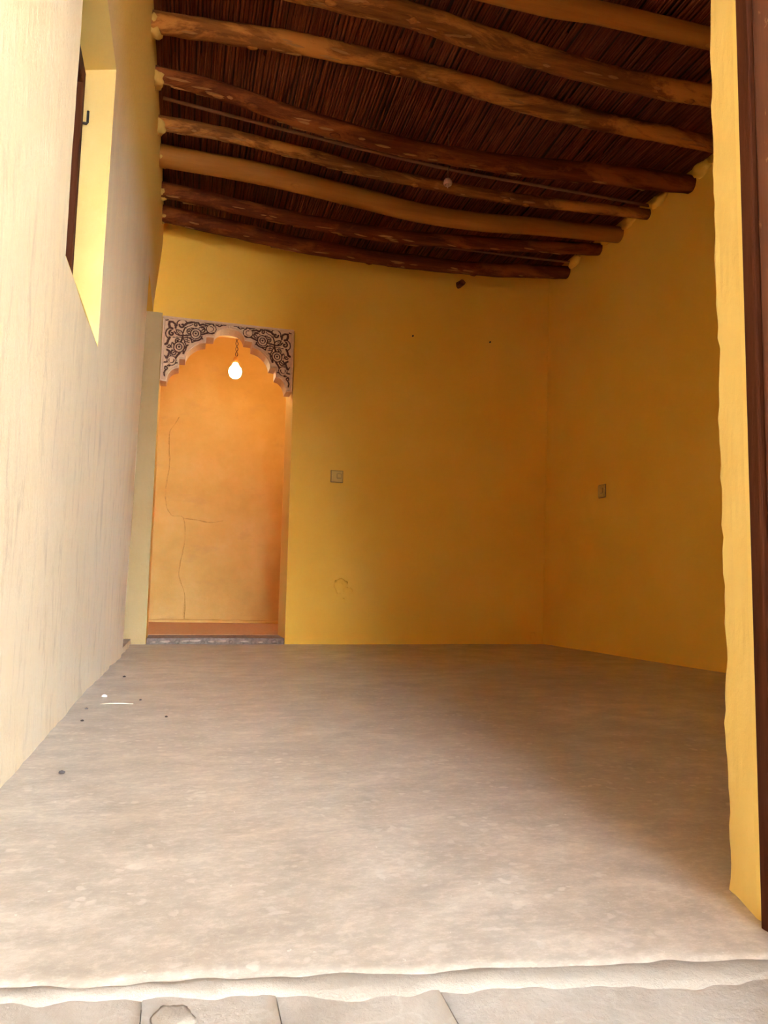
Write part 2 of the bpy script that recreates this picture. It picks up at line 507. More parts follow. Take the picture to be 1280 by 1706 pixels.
# side passage behind the doorway
bm = bmesh.new()
def quad(bm, *ps): bm.faces.new([bm.verts.new(p) for p in ps])
quad(bm, (PX, 4.0, 0), (PX, 5.3, 0), (PX, 5.3, 2.6), (PX, 4.0, 2.6))
quad(bm, (PX, 4.0, 0), (PX, 4.0, 2.6), (-0.75, 4.0, 2.6), (-0.75, 4.0, 0))
quad(bm, (PX, 4.0, 2.6), (PX, 5.3, 2.6), (-0.75, 5.3, 2.6), (-0.75, 4.0, 2.6))
quad(bm, (-0.75, 4.0, 0), (-0.75, DY0, 0), (-0.75, DY0, 2.6), (-0.75, 4.0, 2.6))
quad(bm, (-0.75, DY0, DZ1), (-0.75, 5.3, DZ1), (-0.75, 5.3, 2.6), (-0.75, DY0, 2.6))
struct(obj('wall_passage', bm, M_yellow))

# back wall with the arched doorway
HX0, HX1, HZ1 = -0.203, 0.716, 2.235
def YB(x, z): return BACK + 0.006 * nz(x, 7, z, 1.6) + 0.0015 * nz(x, 3, z, 9) - 0.01 * math.exp(-max(z, 0) / 0.04)
xs = lerp_list(-1.3, 2.9, 0.07, (HX0, HX1))
zs = lerp_list(-0.02, HALL, 0.07, (HZ1,))
wb = struct(grid_surface('wall_back', xs, zs, lambda x, z: (x, YB(x, z), z), [(HX0, HX1, -1, HZ1)], M_yellow))
RD = 0.30
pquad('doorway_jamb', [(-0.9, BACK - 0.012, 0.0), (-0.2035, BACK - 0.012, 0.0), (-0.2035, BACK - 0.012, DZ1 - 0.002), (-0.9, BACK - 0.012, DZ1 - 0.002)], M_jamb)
def bq(name, q, mat):
    o = recess(name, q, mat, 10); o.parent = wb; return o
bq('doorway_jamb', [(HX0, YB(HX0, 0), -0.02), (HX0, YB(HX0, 2), HZ1), (HX0, BACK + RD, HZ1), (HX0, BACK + RD, -0.02)], M_reveal)
bq('doorway_jamb', [(HX1, YB(HX1, 0), -0.02), (HX1, YB(HX1, 2), HZ1), (HX1 - 0.01, BACK + RD, HZ1), (HX1 - 0.01, BACK + RD, -0.02)], M_reveal)
bq('doorway_head', [(HX0, YB(HX0, HZ1), HZ1), (HX1, YB(HX1, HZ1), HZ1), (HX1, BACK + RD, HZ1), (HX0, BACK + RD, HZ1)], M_yellow)
for k, (px, pz, sx, sz) in enumerate([(1.10, 0.40, 0.05, 0.06), (1.15, 0.37, 0.035, 0.05), (1.12, 0.30, 0.03, 0.03), (2.60, 0.05, 0.03, 0.035)]):
    blob('plaster_patch', (px, YB(px, pz) + 0.002, pz), (sx, 0.0035, sz), M_yellow, wb, k + 40, 3, 0.5)

# right wall
def XR(y, z): return 2.70 + 0.05 * (5 - y) + 0.02 * z + 0.006 * nz(9, y, z, 1.5) + 0.0015 * nz(8, y, z, 9)
struct(grid_surface('wall_right', lerp_list(0.6, 5.3, 0.08), lerp_list(-0.02, HALL, 0.08), lambda y, z: (XR(y, z), y, z), [], M_yellow))

# front wall: inner skin, outer skin, ragged splayed reveal, lintel
JX, JY = 0.776, 0.93
OX, OY = 0.741, 0.838
LZ = 2.30
zz = lerp_list(-0.02, LZ, 0.018)
def jag(z):
    j = 0.006 * nz(3, 1, z, 7) + 0.004 * nz(4, 2, z, 20) + 0.0025 * nz(4, 2, z, 55)
    flare = -0.004 * math.exp(-max(z, 0) / 0.02)
    return j + flare
verts, faces = [], []
cols = 9
for z in zz:
    j = jag(z)
    verts.append((2.95, JY + 0.004, z))
    verts.append((JX + 0.05, JY + 0.004, z))
    verts.append((JX + 0.010 + j * 0.6, JY + 0.003, z))
    for c in range(cols):
        t = c / (cols - 1)
        x = JX + (OX - JX) * t
        y = JY + (OY - JY) * t
        rag = j * max(0, 1 - t * 4)
        verts.append((x + rag + 0.0012 * nz(x * 9, y * 9, z, 14), y - 0.004 * (1 if c == 0 else 0), z))
    verts.append((OX, 0.60, z))
    verts.append((2.95, 0.60, z))
W = cols + 5
for i in range(len(zz) - 1):
    for c in range(W - 1):
        faces.append((i * W + c, i * W + c + 1, (i + 1) * W + c + 1, (i + 1) * W + c))
wf = struct(from_data('wall_front', verts, faces, M_reveal, None, False))
bm = bmesh.new()
box(bm, -0.75, 2.95, 0.60, 0.93, LZ, 3.6)
obj('lintel', bm, M_yellow, wf)

# outside: unseen wall carried on, darkened to cut stray light; ground, roof slab
bm = bmesh.new()
box(bm, -0.75, -0.331, -6.5, 0.42, -0.3, 3.6)
struct(obj('wall_outside', bm, M_darkwall))
bm = bmesh.new()
box(bm, -30, 30, -40, 0.50, -0.5, -0.17)
struct(obj('ground', bm, M_sand))

LANE = -6.5
bm = bmesh.new()
box(bm, 0.66, 2.25, LANE - 0.4, LANE, -0.3, 5.6)
box(bm, -0.75, 0.66, LANE - 0.4, LANE, 2.6, 5.6)
struct(obj('wall_added_bounce', bm, M_bounce))  # added out of view to bounce sunlight through the doorway
bm = bmesh.new()
box(bm, 2.25, 14.0, LANE - 0.4, LANE - 0.05, -0.3, 3.6)
struct(obj('wall_added_dark', bm, M_darkwall))  # added out of view, dark so little light comes from this side
gate_added = struct(empty('door_added', (0.2, LANE - 0.1, -0.17)))  # dark boards added out of view to hold back light from the left
for k in range(6):
    bm = bmesh.new(); box(bm, -0.54 + k * 0.156, -0.39 + k * 0.156, -0.02, 0.03, 0.0, 2.77, 0.008, 1); obj('gate_board_added', bm, M_frame_dark, gate_added)

def CZ(x, y):
    return 2.925 - 0.06 * math.sin(PI * max(0, min(1, (x + 0.2) / 2.9))) * sstep((y - 3.1) / 0.6)
ce = struct(grid_surface('ceiling', lerp_list(-1.3, 3.1, 0.2), lerp_list(0.6, 5.5, 0.2), lambda x, y: (x, y, CZ(x, y) + 0.035), [], M_mud))
bm = bmesh.new()
box(bm, -1.4, 3.2, 0.5, 7.6, 3.03, 3.3)
obj('roof_slab', bm, M_mud, ce)

# floor
def fe(x):
    return 0.822 - 0.16 * (x - 0.19) + 0.012 * nz(x, 0, 0, 6) + 0.006 * nz(x, 4, 0, 19)
vs_, fs_ = [], []
fx = lerp_list(-1.3, 2.95, 0.03)
ft = [0, 0.004, 0.012, 0.025, 0.045, 0.075, 0.11] + [0.16 + 0.05 * i for i in range(18)] + [1.2 + 0.12 * i for i in range(int((5.32 - 0.8 - 1.2) / 0.12) + 2)]
for x in fx:
    y0 = fe(max(-0.6, min(1.0, x)))
    for t in ft:
        z = -0.006 * (1 - sstep(t / 0.012)) + 0.0025 * nz(x, y0 + t, 0, 3) * sstep(t / 0.1) + 0.0012 * nz(x, y0 + t, 2, 14)
        vs_.append((x, y0 + t, z))
nf = len(ft)
for i in range(len(fx) - 1):
    for j in range(nf - 1):
        fs_.append((i * nf + j, (i + 1) * nf + j, (i + 1) * nf + j + 1, i * nf + j + 1))
struct(from_data('floor', vs_, fs_, M_floor, None, True))

# threshold: worn sloping blocks with a plaster lip
thr = struct(empty('trim_1', (0, 0.7, -0.1)))
joints = [-0.33, -0.175, -0.018, 0.116, 0.287, 0.74]
for k, (x0, x1) in enumerate(zip(joints, joints[1:])):
    g = 0.0005
    vs_, fs_ = [], []
    xs_ = [x0 + g + (x1 - x0 - 2 * g) * i / 10 for i in range(11)]
    prof = [(0.10, -0.10), (0.02, -0.018), (0.0, -0.007), (-0.03, -0.008), (-0.07, -0.010), (-0.12, -0.013), (-0.18, -0.016), (-0.26, -0.02), (-0.262, -0.19)]
    for i, x in enumerate(xs_):
        for j, (dy, z) in enumerate(prof):
            edge = 0.0012 if i in (0, 10) else 0
            y = 0.822 - 0.16 * (x - 0.19) + dy
            vs_.append((x, y - 0.7, z + 0.1 - edge + 0.003 * nz(x, y, k, 9) + 0.0015 * nz(x, y, k, 30)))
    P = len(prof)
    for i in range(10):
        for j in range(P - 1):
            fs_.append((i * P + j, i * P + j + 1, (i + 1) * P + j + 1, (i + 1) * P + j))
    fs_.append(tuple(range(P)))
    fs_.append(tuple(10 * P + j for j in range(P - 1, -1, -1)))
    from_data('threshold_block', vs_, fs_, M_thr, thr, True)
vs_, fs_ = [], []
N = 150
for i in range(N + 1):
    x = -0.33 + 1.05 * i / N
    yc = 0.815 - 0.16 * (x - 0.19) + 0.006 * nz(x, 0, 7, 5) + 0.003 * nz(x, 0, 9, 30)
    wd = 0.010 + 0.010 * nz(x, 2, 1, 8) + 0.007 * nz(x, 2, 5, 30) + 0.008 * sstep((x - 0.05) / 0.2)
    wd = max(0.003, wd)
    for t, h in ((2.0, -0.007), (1.1, -0.0008), (0.3, 0.0008), (-0.4, 0.0), (-1.0, -0.003), (-1.6, -0.012)):
        vs_.append((x, yc + wd * t - 0.7, 0.1 - 0.002 + h + 0.0022 * nz(x, t, 3, 24)))
for i in range(N):
    for j in range(5):
        fs_.append((i * 6 + j, i * 6 + j + 1, (i + 1) * 6 + j + 1, (i + 1) * 6 + j))
from_data('plaster_lip', vs_, fs_, M_lip, thr, True)
blob('plaster_dab', (0.012, 0.795 - 0.7, -0.008 + 0.1), (0.020, 0.028, 0.005), M_lip, thr, 3, 3, 0.35)
blob('plaster_dab', (0.005, 0.765 - 0.7, -0.013 + 0.1), (0.03, 0.014, 0.005), M_lip, thr, 9, 3, 0.3)

# ------------------------------------------------------------------ back room beyond the arch
IY = 7.05
us = lerp_list(-0.75, 1.35, 0.1); vs2 = lerp_list(-0.02, 2.75, 0.1)

def inner_wall_mat():
    m, n, l, b = new_mat('cracked_ochre_plaster')
    co = coord(n)
    c = ramp(n, l, noise_node(n, l, co, 2.2, (1, 1, 1), 7, 0.65), [(0.3, (0.62, 0.40, 0.10)), (0.5, (0.70, 0.47, 0.13)), (0.72, (0.76, 0.54, 0.19))])
    f = ramp(n, l, noise_node(n, l, co, 4.5, (0.7, 1, 1.4), 5, 0.6), [(0.58, (0, 0, 0)), (0.68, (0.4,) * 3)])
    c = mixc(n, l, f, c, (0.58, 0.36, 0.13))
    l.new(c, b.inputs['Base Color'])
    b.inputs['Roughness'].default_value = 0.8
    bump(n, l, b, noise_node(n, l, co, 20, (1, 1, 1), 8, 0.7), 0.35, 0.008)
    return m
M_crack_wall = inner_wall_mat()
M_crack = plain('crack_line', (0.60, 0.39, 0.11), 0.9)
def YI(x, z): return IY - 0.10 * (x - 0.3) + 0.008 * nz(x, 1, z, 2.5)
wi = struct(grid_surface('wall_inner_back', us, vs2, lambda x, z: (x, YI(x, z), z), [], M_crack_wall))
# long mended cracks stand a little proud of the plaster
for path in ([(-0.08, 1.95), (-0.16, 1.8), (-0.15, 1.5), (-0.17, 1.2), (-0.12, 1.03), (0.0, 1.0), (0.02, 0.75), (-0.02, 0.5), (0.04, 0.3), (0.05, 0.06)],
             [(0.0, 1.0), (0.12, 0.99), (0.25, 0.97), (0.36, 0.99)]):
    pts = catmull([(x, YI(x, z), z) for x, z in path], 60)
    bm = bmesh.new()
    tube(bm, [(p.x + 0.012 * nz(p.z, 1, 0, 12), YI(p.x, p.z) + 0.0015, p.z) for p in pts], [0.003 + 0.010 * abs(nz(p.z, p.x, 3, 8)) for p in pts], 6)
    obj('plaster_crack', bm, M_crack, wi, True)
bm = bmesh.new(); quad(bm, (-0.75, 5.4, -0.02), (-0.75, 7.3, -0.02), (-0.75, 7.3, 2.75), (-0.75, 5.4, 2.75)); struct(obj('wall_inner_left', bm, M_inner))
bm = bmesh.new(); quad(bm, (1.02, 5.4, -0.02), (1.02, 7.3, -0.02), (1.02, 7.3, 2.75), (1.02, 5.4, 2.75)); struct(obj('wall_inner_right', bm, M_inner))
bm = bmesh.new()
quad(bm, (-0.75, 5.485, -0.02), (HX0, 5.485, -0.02), (HX0, 5.485, 2.75), (-0.75, 5.485, 2.75))
quad(bm, (HX1 - 0.01, 5.485, -0.02), (1.02, 5.485, -0.02), (1.02, 5.485, 2.75), (HX1 - 0.01, 5.485, 2.75))
quad(bm, (HX0, 5.485, HZ1), (HX1 - 0.01, 5.485, HZ1), (HX1 - 0.01, 5.485, 2.75), (HX0, 5.485, 2.75))
struct(obj('wall_inner_front', bm, M_inner))
bm = bmesh.new(); box(bm, -0.75, 1.02, 5.2, 7.3, 2.75, 2.8); struct(obj('ceiling_inner', bm, M_inner))
bm = bmesh.new(); box(bm, -0.75, 1.02, 5.46, 7.3, -0.05, 0.045); struct(obj('floor_inner', bm, M_innerfloor))
# low mortar skirting at the foot of the inner wall
bm = bmesh.new()
tube(bm, [(-0.7 + 1.7 * i / 40, YI(-0.7 + 1.7 * i / 40, 0) - 0.006, 0.052 + 0.008 * nz(i, 0, 0, 0.4)) for i in range(41)], 0.022, 8)
obj('mortar_fillet', bm, M_crack_wall, wi, True)

# stone step under the arch
st = struct(empty('trim_2', (0.25, 5.2, 0)))
bm = bmesh.new()
box(bm, -0.45, 0.463, -0.025, 0.28, -0.02, 0.042, 0.006)
obj('step_slab', bm, M_stone, st, True)
chips = [(-0.40, 0.016, 0.014), (-0.33, 0.02, 0.035), (-0.255, 0.017, 0.018), (-0.20, 0.022, 0.03), (-0.135, 0.024, 0.04), (-0.085, 0.012, 0.014), (-0.03, 0.018, 0.022), (0.035, 0.022, 0.038), (0.10, 0.016, 0.016), (0.19, 0.02, 0.028), (0.30, 0.015, 0.018), (0.39, 0.018, 0.024)]
for k, (x, z, s) in enumerate(chips):
    blob('stone_chip', (x, -0.024, z), (s, 0.006, 0.006 + 0.003 * (k % 3)), M_stonechip if k % 3 != 2 else M_stone, st, k + 70, 2, 0.35)

# ------------------------------------------------------------------ right-hand door frame
df = struct(empty('door_1', (0.74, 0.7, -0.02)))
bm = bmesh.new(); box(bm, -0.006, 0.075, 0.012, 0.094, 0.0, 2.36, 0.004); obj('frame_post', bm, M_frame, df)
bm = bmesh.new(); box(bm, -0.0135, 0.03, 0.094, 0.116, 0.012, 2.34, 0.003); obj('stop_bead', bm, M_frame_dark, df)
bm = bmesh.new(); box(bm, -0.006, 0.06, -0.06, 0.0115, 0.0, 2.36, 0.004); obj('outer_post', bm, M_frame, df)
bm = bmesh.new(); box(bm, -1.068, -0.006, 0.012, 0.10, 2.24, 2.34, 0.004); obj('frame_head', bm, M_frame_dark, df)
bm = bmesh.new(); box(bm, -1.068, -1.045, 0.02, 0.07, 0.02, 2.24, 0.004); obj('frame_post', bm, M_frame, df)

# unseen open leaf added right of the view to shape the floor's shadow edge
leaf = None
for k in range(6):
    bm = bmesh.new(); box(bm, -0.034, -0.008, -0.99 + k * 0.152, -0.99 + k * 0.152 + 0.150, 0.02, 2.22, 0.003, 1)
    if leaf is None:
        leaf = obj('added_door_leaf', bm, M_frame, df)
    else:
        obj('added_leaf_plank', bm, M_frame, leaf)
for z in (0.3, 1.1, 1.9):
    bm = bmesh.new(); box(bm, -0.008, 0.012, -0.97, -0.10, z, z + 0.1, 0.003, 1); obj('added_leaf_batten', bm, M_frame_dark, leaf)

# ------------------------------------------------------------------ window casement in the recess
win = struct(empty('window_1', (WX, 2.42, WZ0)))
H = WZh - WZ0
bm = bmesh.new(); box(bm, -0.05, 0.0, 0.415, 0.465, 0.0, H, 0.004); obj('window_stile', bm, M_frame, win)
bm = bmesh.new(); box(bm, -0.05, 0.0, -0.465, -0.415, 0.0, H, 0.004); obj('window_stile', bm, M_frame, win)
bm = bmesh.new(); box(bm, -0.05, 0.0, -0.415, 0.415, H - 0.05, H, 0.004); obj('window_rail', bm, M_frame_dark, win)
bm = bmesh.new(); box(bm, -0.05, 0.0, -0.415, 0.415, 0.0, 0.05, 0.004); obj('window_rail', bm, M_frame_dark, win)
for s in range(2):
    y0 = -0.412 + s * 0.412
    leaf = bmesh.new()
    for (p0, p1, q0, q1) in ((y0, y0 + 0.05, 0.05, H - 0.05), (y0 + 0.36, y0 + 0.41, 0.05, H - 0.05), (y0 + 0.05, y0 + 0.36, 0.05, 0.12), (y0 + 0.05, y0 + 0.36, H - 0.12, H - 0.05)):
        box(leaf, -0.035, 0.022, p0, p1, q0, q1, 0.003, 1)
    lf = obj('shutter', leaf, M_frame_dark, win)
    for k in range(3):
        bm = bmesh.new()
        box(bm, -0.025, -0.008, y0 + 0.052 + k * 0.103, y0 + 0.152 + k * 0.103, 0.12, H - 0.12, 0.003, 1)
        obj('shutter_board', bm, M_frame, lf)
bm = bmesh.new()
tube(bm, [(0.0, 0.44, 0.88), (0.03, 0.44, 0.88), (0.034, 0.44, 0.885), (0.034, 0.44, 0.93)], 0.005, 8)
obj('latch_hook', bm, M_iron, win, True)

# ------------------------------------------------------------------ reed ceiling
vs_, fs_ = [], []
x = -0.32
k = 0
while x < 2.98:
    r = random.uniform(0.0055, 0.0095)
    x += r * random.uniform(0.8, 1.05)
    y = 0.9 + random.uniform(-0.3, 0)
    while y < 5.2:
        L = random.uniform(0.9, 2.4)
        y2 = min(y + L, 5.22)
        dx = random.gauss(0, 0.006)
        dz = random.uniform(-0.006, 0.004)
        base = len(vs_)
        segs = max(2, int(L / 0.4))
        for i in range(segs + 1):
            t = i / segs
            yy = y + (y2 - y) * t
            xx = x + dx * t + 0.003 * nz(k, yy, 0, 1.3)
            zc = CZ(xx, yy) + 0.012 + dz + 0.003 * nz(k, yy, 5, 1.7)
            rr = r * (1 - 0.25 * t)
            for q in range(6):
                an = PI / 3 * q
                vs_.append((xx + rr * math.cos(an), yy, zc + rr * math.sin(an)))
        for i in range(segs):
            for q in range(6):
                fs_.append((base + i * 6 + q, base + i * 6 + (q + 1) % 6, base + (i + 1) * 6 + (q + 1) % 6, base + (i + 1) * 6 + q))
        y = y2 - 0.02
        k += 1
    x += r * random.uniform(0.8, 1.05)
rm = from_data('reed_matting', vs_, fs_, M_reed, ce, True)
rm['kind'] = 'stuff'

# ------------------------------------------------------------------ roof logs
LOGS = [
 ([(1.277, 2.588, 2.845), (1.606, 2.576, 2.855), (2.139, 2.556, 2.845)], 0.044, 'smooth', 'smooth peeled orange-brown log nearest the doorway, at the upper right corner'),
 ([(0.587, 2.803, 2.845), (0.881, 2.814, 2.849), (1.163, 2.825, 2.825), (1.46, 2.837, 2.814), (1.774, 2.849, 2.803), (2.105, 2.861, 2.822), (2.403, 2.873, 2.845)], 0.050, 'rough', 'thick rough log with bright yellow peeled patches, second from the doorway'),
 ([(-0.221, 3.171, 2.845), (0.225, 3.176, 2.884), (0.703, 3.182, 2.907), (1.188, 3.187, 2.883), (1.643, 3.192, 2.844), (2.166, 3.198, 2.84), (2.673, 3.204, 2.845)], 0.044, 'rough', 'knotty brown log third from the doorway, its left end in the top yellow lump'),
 ([(-0.143, 3.507, 2.845), (0.086, 3.513, 2.822), (0.323, 3.519, 2.786), (0.663, 3.527, 2.745), (1.12, 3.538, 2.722), (1.646, 3.551, 2.739), (2.214, 3.565, 2.794), (2.683, 3.577, 2.845)], 0.040, 'dark', 'darkest sagging log, its round sawn-off end showing at the right wall'),
 ([(-0.161, 3.899, 2.845), (0.138, 3.906, 2.845), (0.535, 3.915, 2.819), (0.883, 3.923, 2.79), (1.248, 3.931, 2.781), (1.829, 3.944, 2.784), (2.677, 3.963, 2.845)], 0.034, 'rough', 'thin split-grained log just in front of the smooth orange curved log'),
 ([(-0.165, 4.22, 2.845), (0.227, 4.226, 2.841), (0.584, 4.231, 2.823), (0.959, 4.237, 2.793), (1.35, 4.243, 2.761), (1.76, 4.249, 2.769), (2.19, 4.255, 2.806), (2.699, 4.263, 2.845)], 0.058, 'smooth', 'smooth orange log with a gentle curve across the whole ceiling'),
 ([(-0.152, 4.597, 2.845), (0.256, 4.582, 2.797), (0.639, 4.568, 2.762), (1.036, 4.554, 2.743), (1.448, 4.538, 2.743), (2.095, 4.515, 2.786), (2.689, 4.493, 2.845)], 0.044, 'dark', 'dark rough log between the smooth orange log and the back wall log'),
 ([(-0.154, 4.904, 2.845), (0.28, 4.906, 2.795), (0.692, 4.908, 2.759), (1.121, 4.909, 2.751), (1.57, 4.911, 2.753), (2.038, 4.913, 2.773), (2.693, 4.916, 2.845)], 0.050, 'dark', 'dark sagging bark-covered log lying along the top of the back wall'),
]
KIND = {'smooth': M_smooth, 'rough': M_rough, 'dark': M_dark}
for li, (pts, r, kind, label) in enumerate(LOGS):
    P = [Vector(p) for p in pts]
    # carry both ends just into the walls
    d0 = (P[0] - P[1]).normalized(); d1 = (P[-1] - P[-2]).normalized()
    lx = XL(P[0].y, P[0].z) - 0.03
    if P[0].x > 0.3:
        P.insert(0, Vector((0.28, P[0].y + 0.005, P[0].z + 0.012)))
        P.insert(0, Vector((lx, P[0].y + 0.005, P[0].z)))
    else:
        P[0] = Vector((lx, P[0].y, P[0].z))
    rx = XR(P[-1].y, P[-1].z) + 0.03
    if rx - P[-1].x > 0.2:
        P.append(Vector((rx, P[-1].y, P[-1].z)))
    else:
        P[-1] = Vector((rx, P[-1].y, P[-1].z))
    org = P[0].copy()
    path = catmull([p - org for p in P], 110)
    sm = kind == 'smooth'
    a1 = 0.06 if sm else 0.14
    a2 = 0.01 if sm else 0.10
    def mod(i, an, path=path, li=li, a1=a1, a2=a2):
        p = path[i]
        return 1 + a1 * noise.noise(Vector((p.x * 2.2, math.cos(an) + li * 5, math.sin(an)))) + a2 * noise.noise(Vector((p.x * 9, math.cos(an) * 2.5 + li * 9, math.sin(an) * 2.5))) + a2 * 0.5 * noise.noise(Vector((p.x * 16, math.cos(an) * 7 + li, math.sin(an) * 7)))
    bm = bmesh.new()
    rad = [r * ((0.92 + 0.45 * i / 110) if li == 3 else (1.08 - 0.14 * i / 110)) for i in range(111)]
    tube(bm, path, rad, 20, True, mod)
    log = obj('roof_log', bm, KIND[kind], None, True, org)
    thing(log, label, 'log', 'logs carrying the reed ceiling')
    if not sm:
        # torn bark flakes clinging to the underside
        vs_, fs_ = [], []
        rnd = random.Random(100 + li)
        for q in range(34):
            i = rnd.randint(3, 106)
            an = rnd.uniform(-2.6, -0.5)
            p = path[i]
            rr = rad[i] * mod(i, an)
            nrm = Vector((0, math.cos(an), math.sin(an)))
            tan = Vector((0, -math.sin(an), math.cos(an)))
            c = p + nrm * (rr - 0.001)
            hl, hw, th = rnd.uniform(0.015, 0.06), rnd.uniform(0.003, 0.007), 0.003
            sk = rnd.uniform(-0.3, 0.3)
            b0 = len(vs_)
            for (u_, v_) in ((-1, -0.3), (-0.3, -1), (0.6, -0.8), (1, 0.1), (0.4, 1), (-0.6, 0.7)):
                vs_.append(c + Vector((1, 0, 0)) * hl * u_ + tan * (hw * v_ + sk * hl * u_ * 0.3) + nrm * th)
            for (u_, v_) in ((-1, -0.3), (-0.3, -1), (0.6, -0.8), (1, 0.1), (0.4, 1), (-0.6, 0.7)):
                vs_.append(c + Vector((1, 0, 0)) * hl * u_ * 1.1 + tan * (hw * v_ * 1.15 + sk * hl * u_ * 0.3) - nrm * 0.004)
            fs_.append(tuple(b0 + t for t in range(6)))
            for t in range(6):
                fs_.append((b0 + t, b0 + 6 + t, b0 + 6 + (t + 1) % 6, b0 + (t + 1) % 6))
        fo = from_data('bark_flakes', vs_, fs_, M_flake, log)
        fo['kind'] = 'stuff'
    for q in range(3 if not sm else 1):
        rnd = random.Random(300 + li * 7 + q)
        i = rnd.randint(12, 98); an = rnd.uniform(-2.3, -0.9)
        p = path[i] + Vector((0, math.cos(an), math.sin(an))) * (rad[i] * 0.9)
        blob('knot', p, (0.03, 0.016, 0.014), KIND[kind], log, li * 5 + q, 2, 0.25)
    # yellow plaster packed round the log's ends
    if li >= 2:
        blob('plaster_lump', (XL(org.y, org.z) + 0.004, org.y + 0.01, org.z - 0.02), (0.035, 0.055, 0.04), M_lump, wl_, li + 11, 3, 0.45)
        e = P[-1]
        blob('plaster_lump', (XR(e.y, e.z) + 0.004, e.y - 0.10, e.z + 0.04), (0.03, 0.08, 0.045), M_yellow, wl_, li + 21, 3, 0.4)

for pts, r, label in (
    ([(-0.201, 3.762, 2.895), (0.192, 3.787, 2.877), (0.72, 3.821, 2.868), (1.221, 3.853, 2.879), (1.604, 3.878, 2.88), (2.221, 3.917, 2.893), (2.689, 3.947, 2.895)], 0.0095, 'long thin pole under the reeds, in front of the thin split-grained log'),
    ([(-0.02, 4.77, 2.895), (0.4, 4.78, 2.87), (0.92, 4.793, 2.852), (1.535, 4.811, 2.85), (2.242, 4.832, 2.87), (2.70, 4.846, 2.895)], 0.009, 'thin pole under the reeds, close in front of the back wall log')):
    P = [Vector(p) for p in pts]
    P[0].x = max(P[0].x, XL(P[0].y, P[0].z) + 0.015)
    P[-1].x = XR(P[-1].y, P[-1].z) - 0.004
    for p in P:
        p.z = min(p.z, CZ(p.x, p.y) - 0.016)
    org = P[0].copy()
    path = catmull([p - org for p in P], 60)
    bm = bmesh.new()
    tube(bm, path, [r * (1 + 0.2 * nz(i, 3, r * 900, 0.35)) for i in range(61)], 8)
    thing(obj('thin_pole', bm, M_pole, None, True, org), label, 'pole')

# ------------------------------------------------------------------ carved arch panel
AX, AZ, SC, HWID = -0.198, 2.224, 1.017, 0.4425
AY = 5.135
half = [(0.0, 0.445), (0.041, 0.445), (0.045, 0.42), (0.053, 0.395), (0.067, 0.373), (0.087, 0.356), (0.116, 0.345),
        (0.117, 0.285), (0.157, 0.283), (0.160, 0.262), (0.170, 0.237), (0.188, 0.211), (0.210, 0.190), (0.235, 0.173), (0.262, 0.161), (0.287, 0.156),
        (0.288, 0.115), (0.339, 0.112), (0.342, 0.096), (0.350, 0.079), (0.364, 0.062), (0.382, 0.050), (0.405, 0.043), (0.4425, 0.040)]
outline = half + [(2 * HWID - u, v) for u, v in half[-2::-1]] + [(2 * HWID, 0.0), (0.0, 0.0)]
panel = empty('carved_arch', (AX, AY, AZ))
thing(panel, 'pale carved plaster arch panel with brown scrollwork over the back doorway', 'arch')
bm = bmesh.new()
TH = 0.145
f_ = [bm.verts.new((u * SC, 0, -v * SC)) for u, v in outline]
b_ = [bm.verts.new((u * SC, TH, -v * SC)) for u, v in outline]
NH = len(half) * 2 - 1
ft_ = [bm.verts.new((u * SC, 0, 0)) for u, v in outline[:NH]]
bt_ = [bm.verts.new((u * SC, TH, 0)) for u, v in outline[:NH]]
for i in range(NH - 1):
    bm.faces.new((f_[i], f_[i + 1], ft_[i + 1], ft_[i]))
    bm.faces.new((b_[i + 1], b_[i], bt_[i], bt_[i + 1]))
for i in range(len(f_)):
    j = (i + 1) % len(f_)
    bm.faces.new((f_[j], f_[i], b_[i], b_[j]))
bmesh.ops.remove_doubles(bm, verts=bm.verts[:], dist=0.00005)
obj('panel_board', bm, M_carve_pale, panel)
bm = bmesh.new()
W2 = 2 * HWID * SC
box(bm, 0, W2, -0.012, 0.0, -0.014, 0.0, 0.002, 1)
obj('border_strip', bm, M_carve_pale, panel)
for x0 in (0.0, W2 - 0.012):
    bm = bmesh.new(); box(bm, x0, x0 + 0.012, -0.012, 0.0, -0.445 * SC, -0.014, 0.002, 1); obj('border_strip', bm, M_carve_pale, panel)

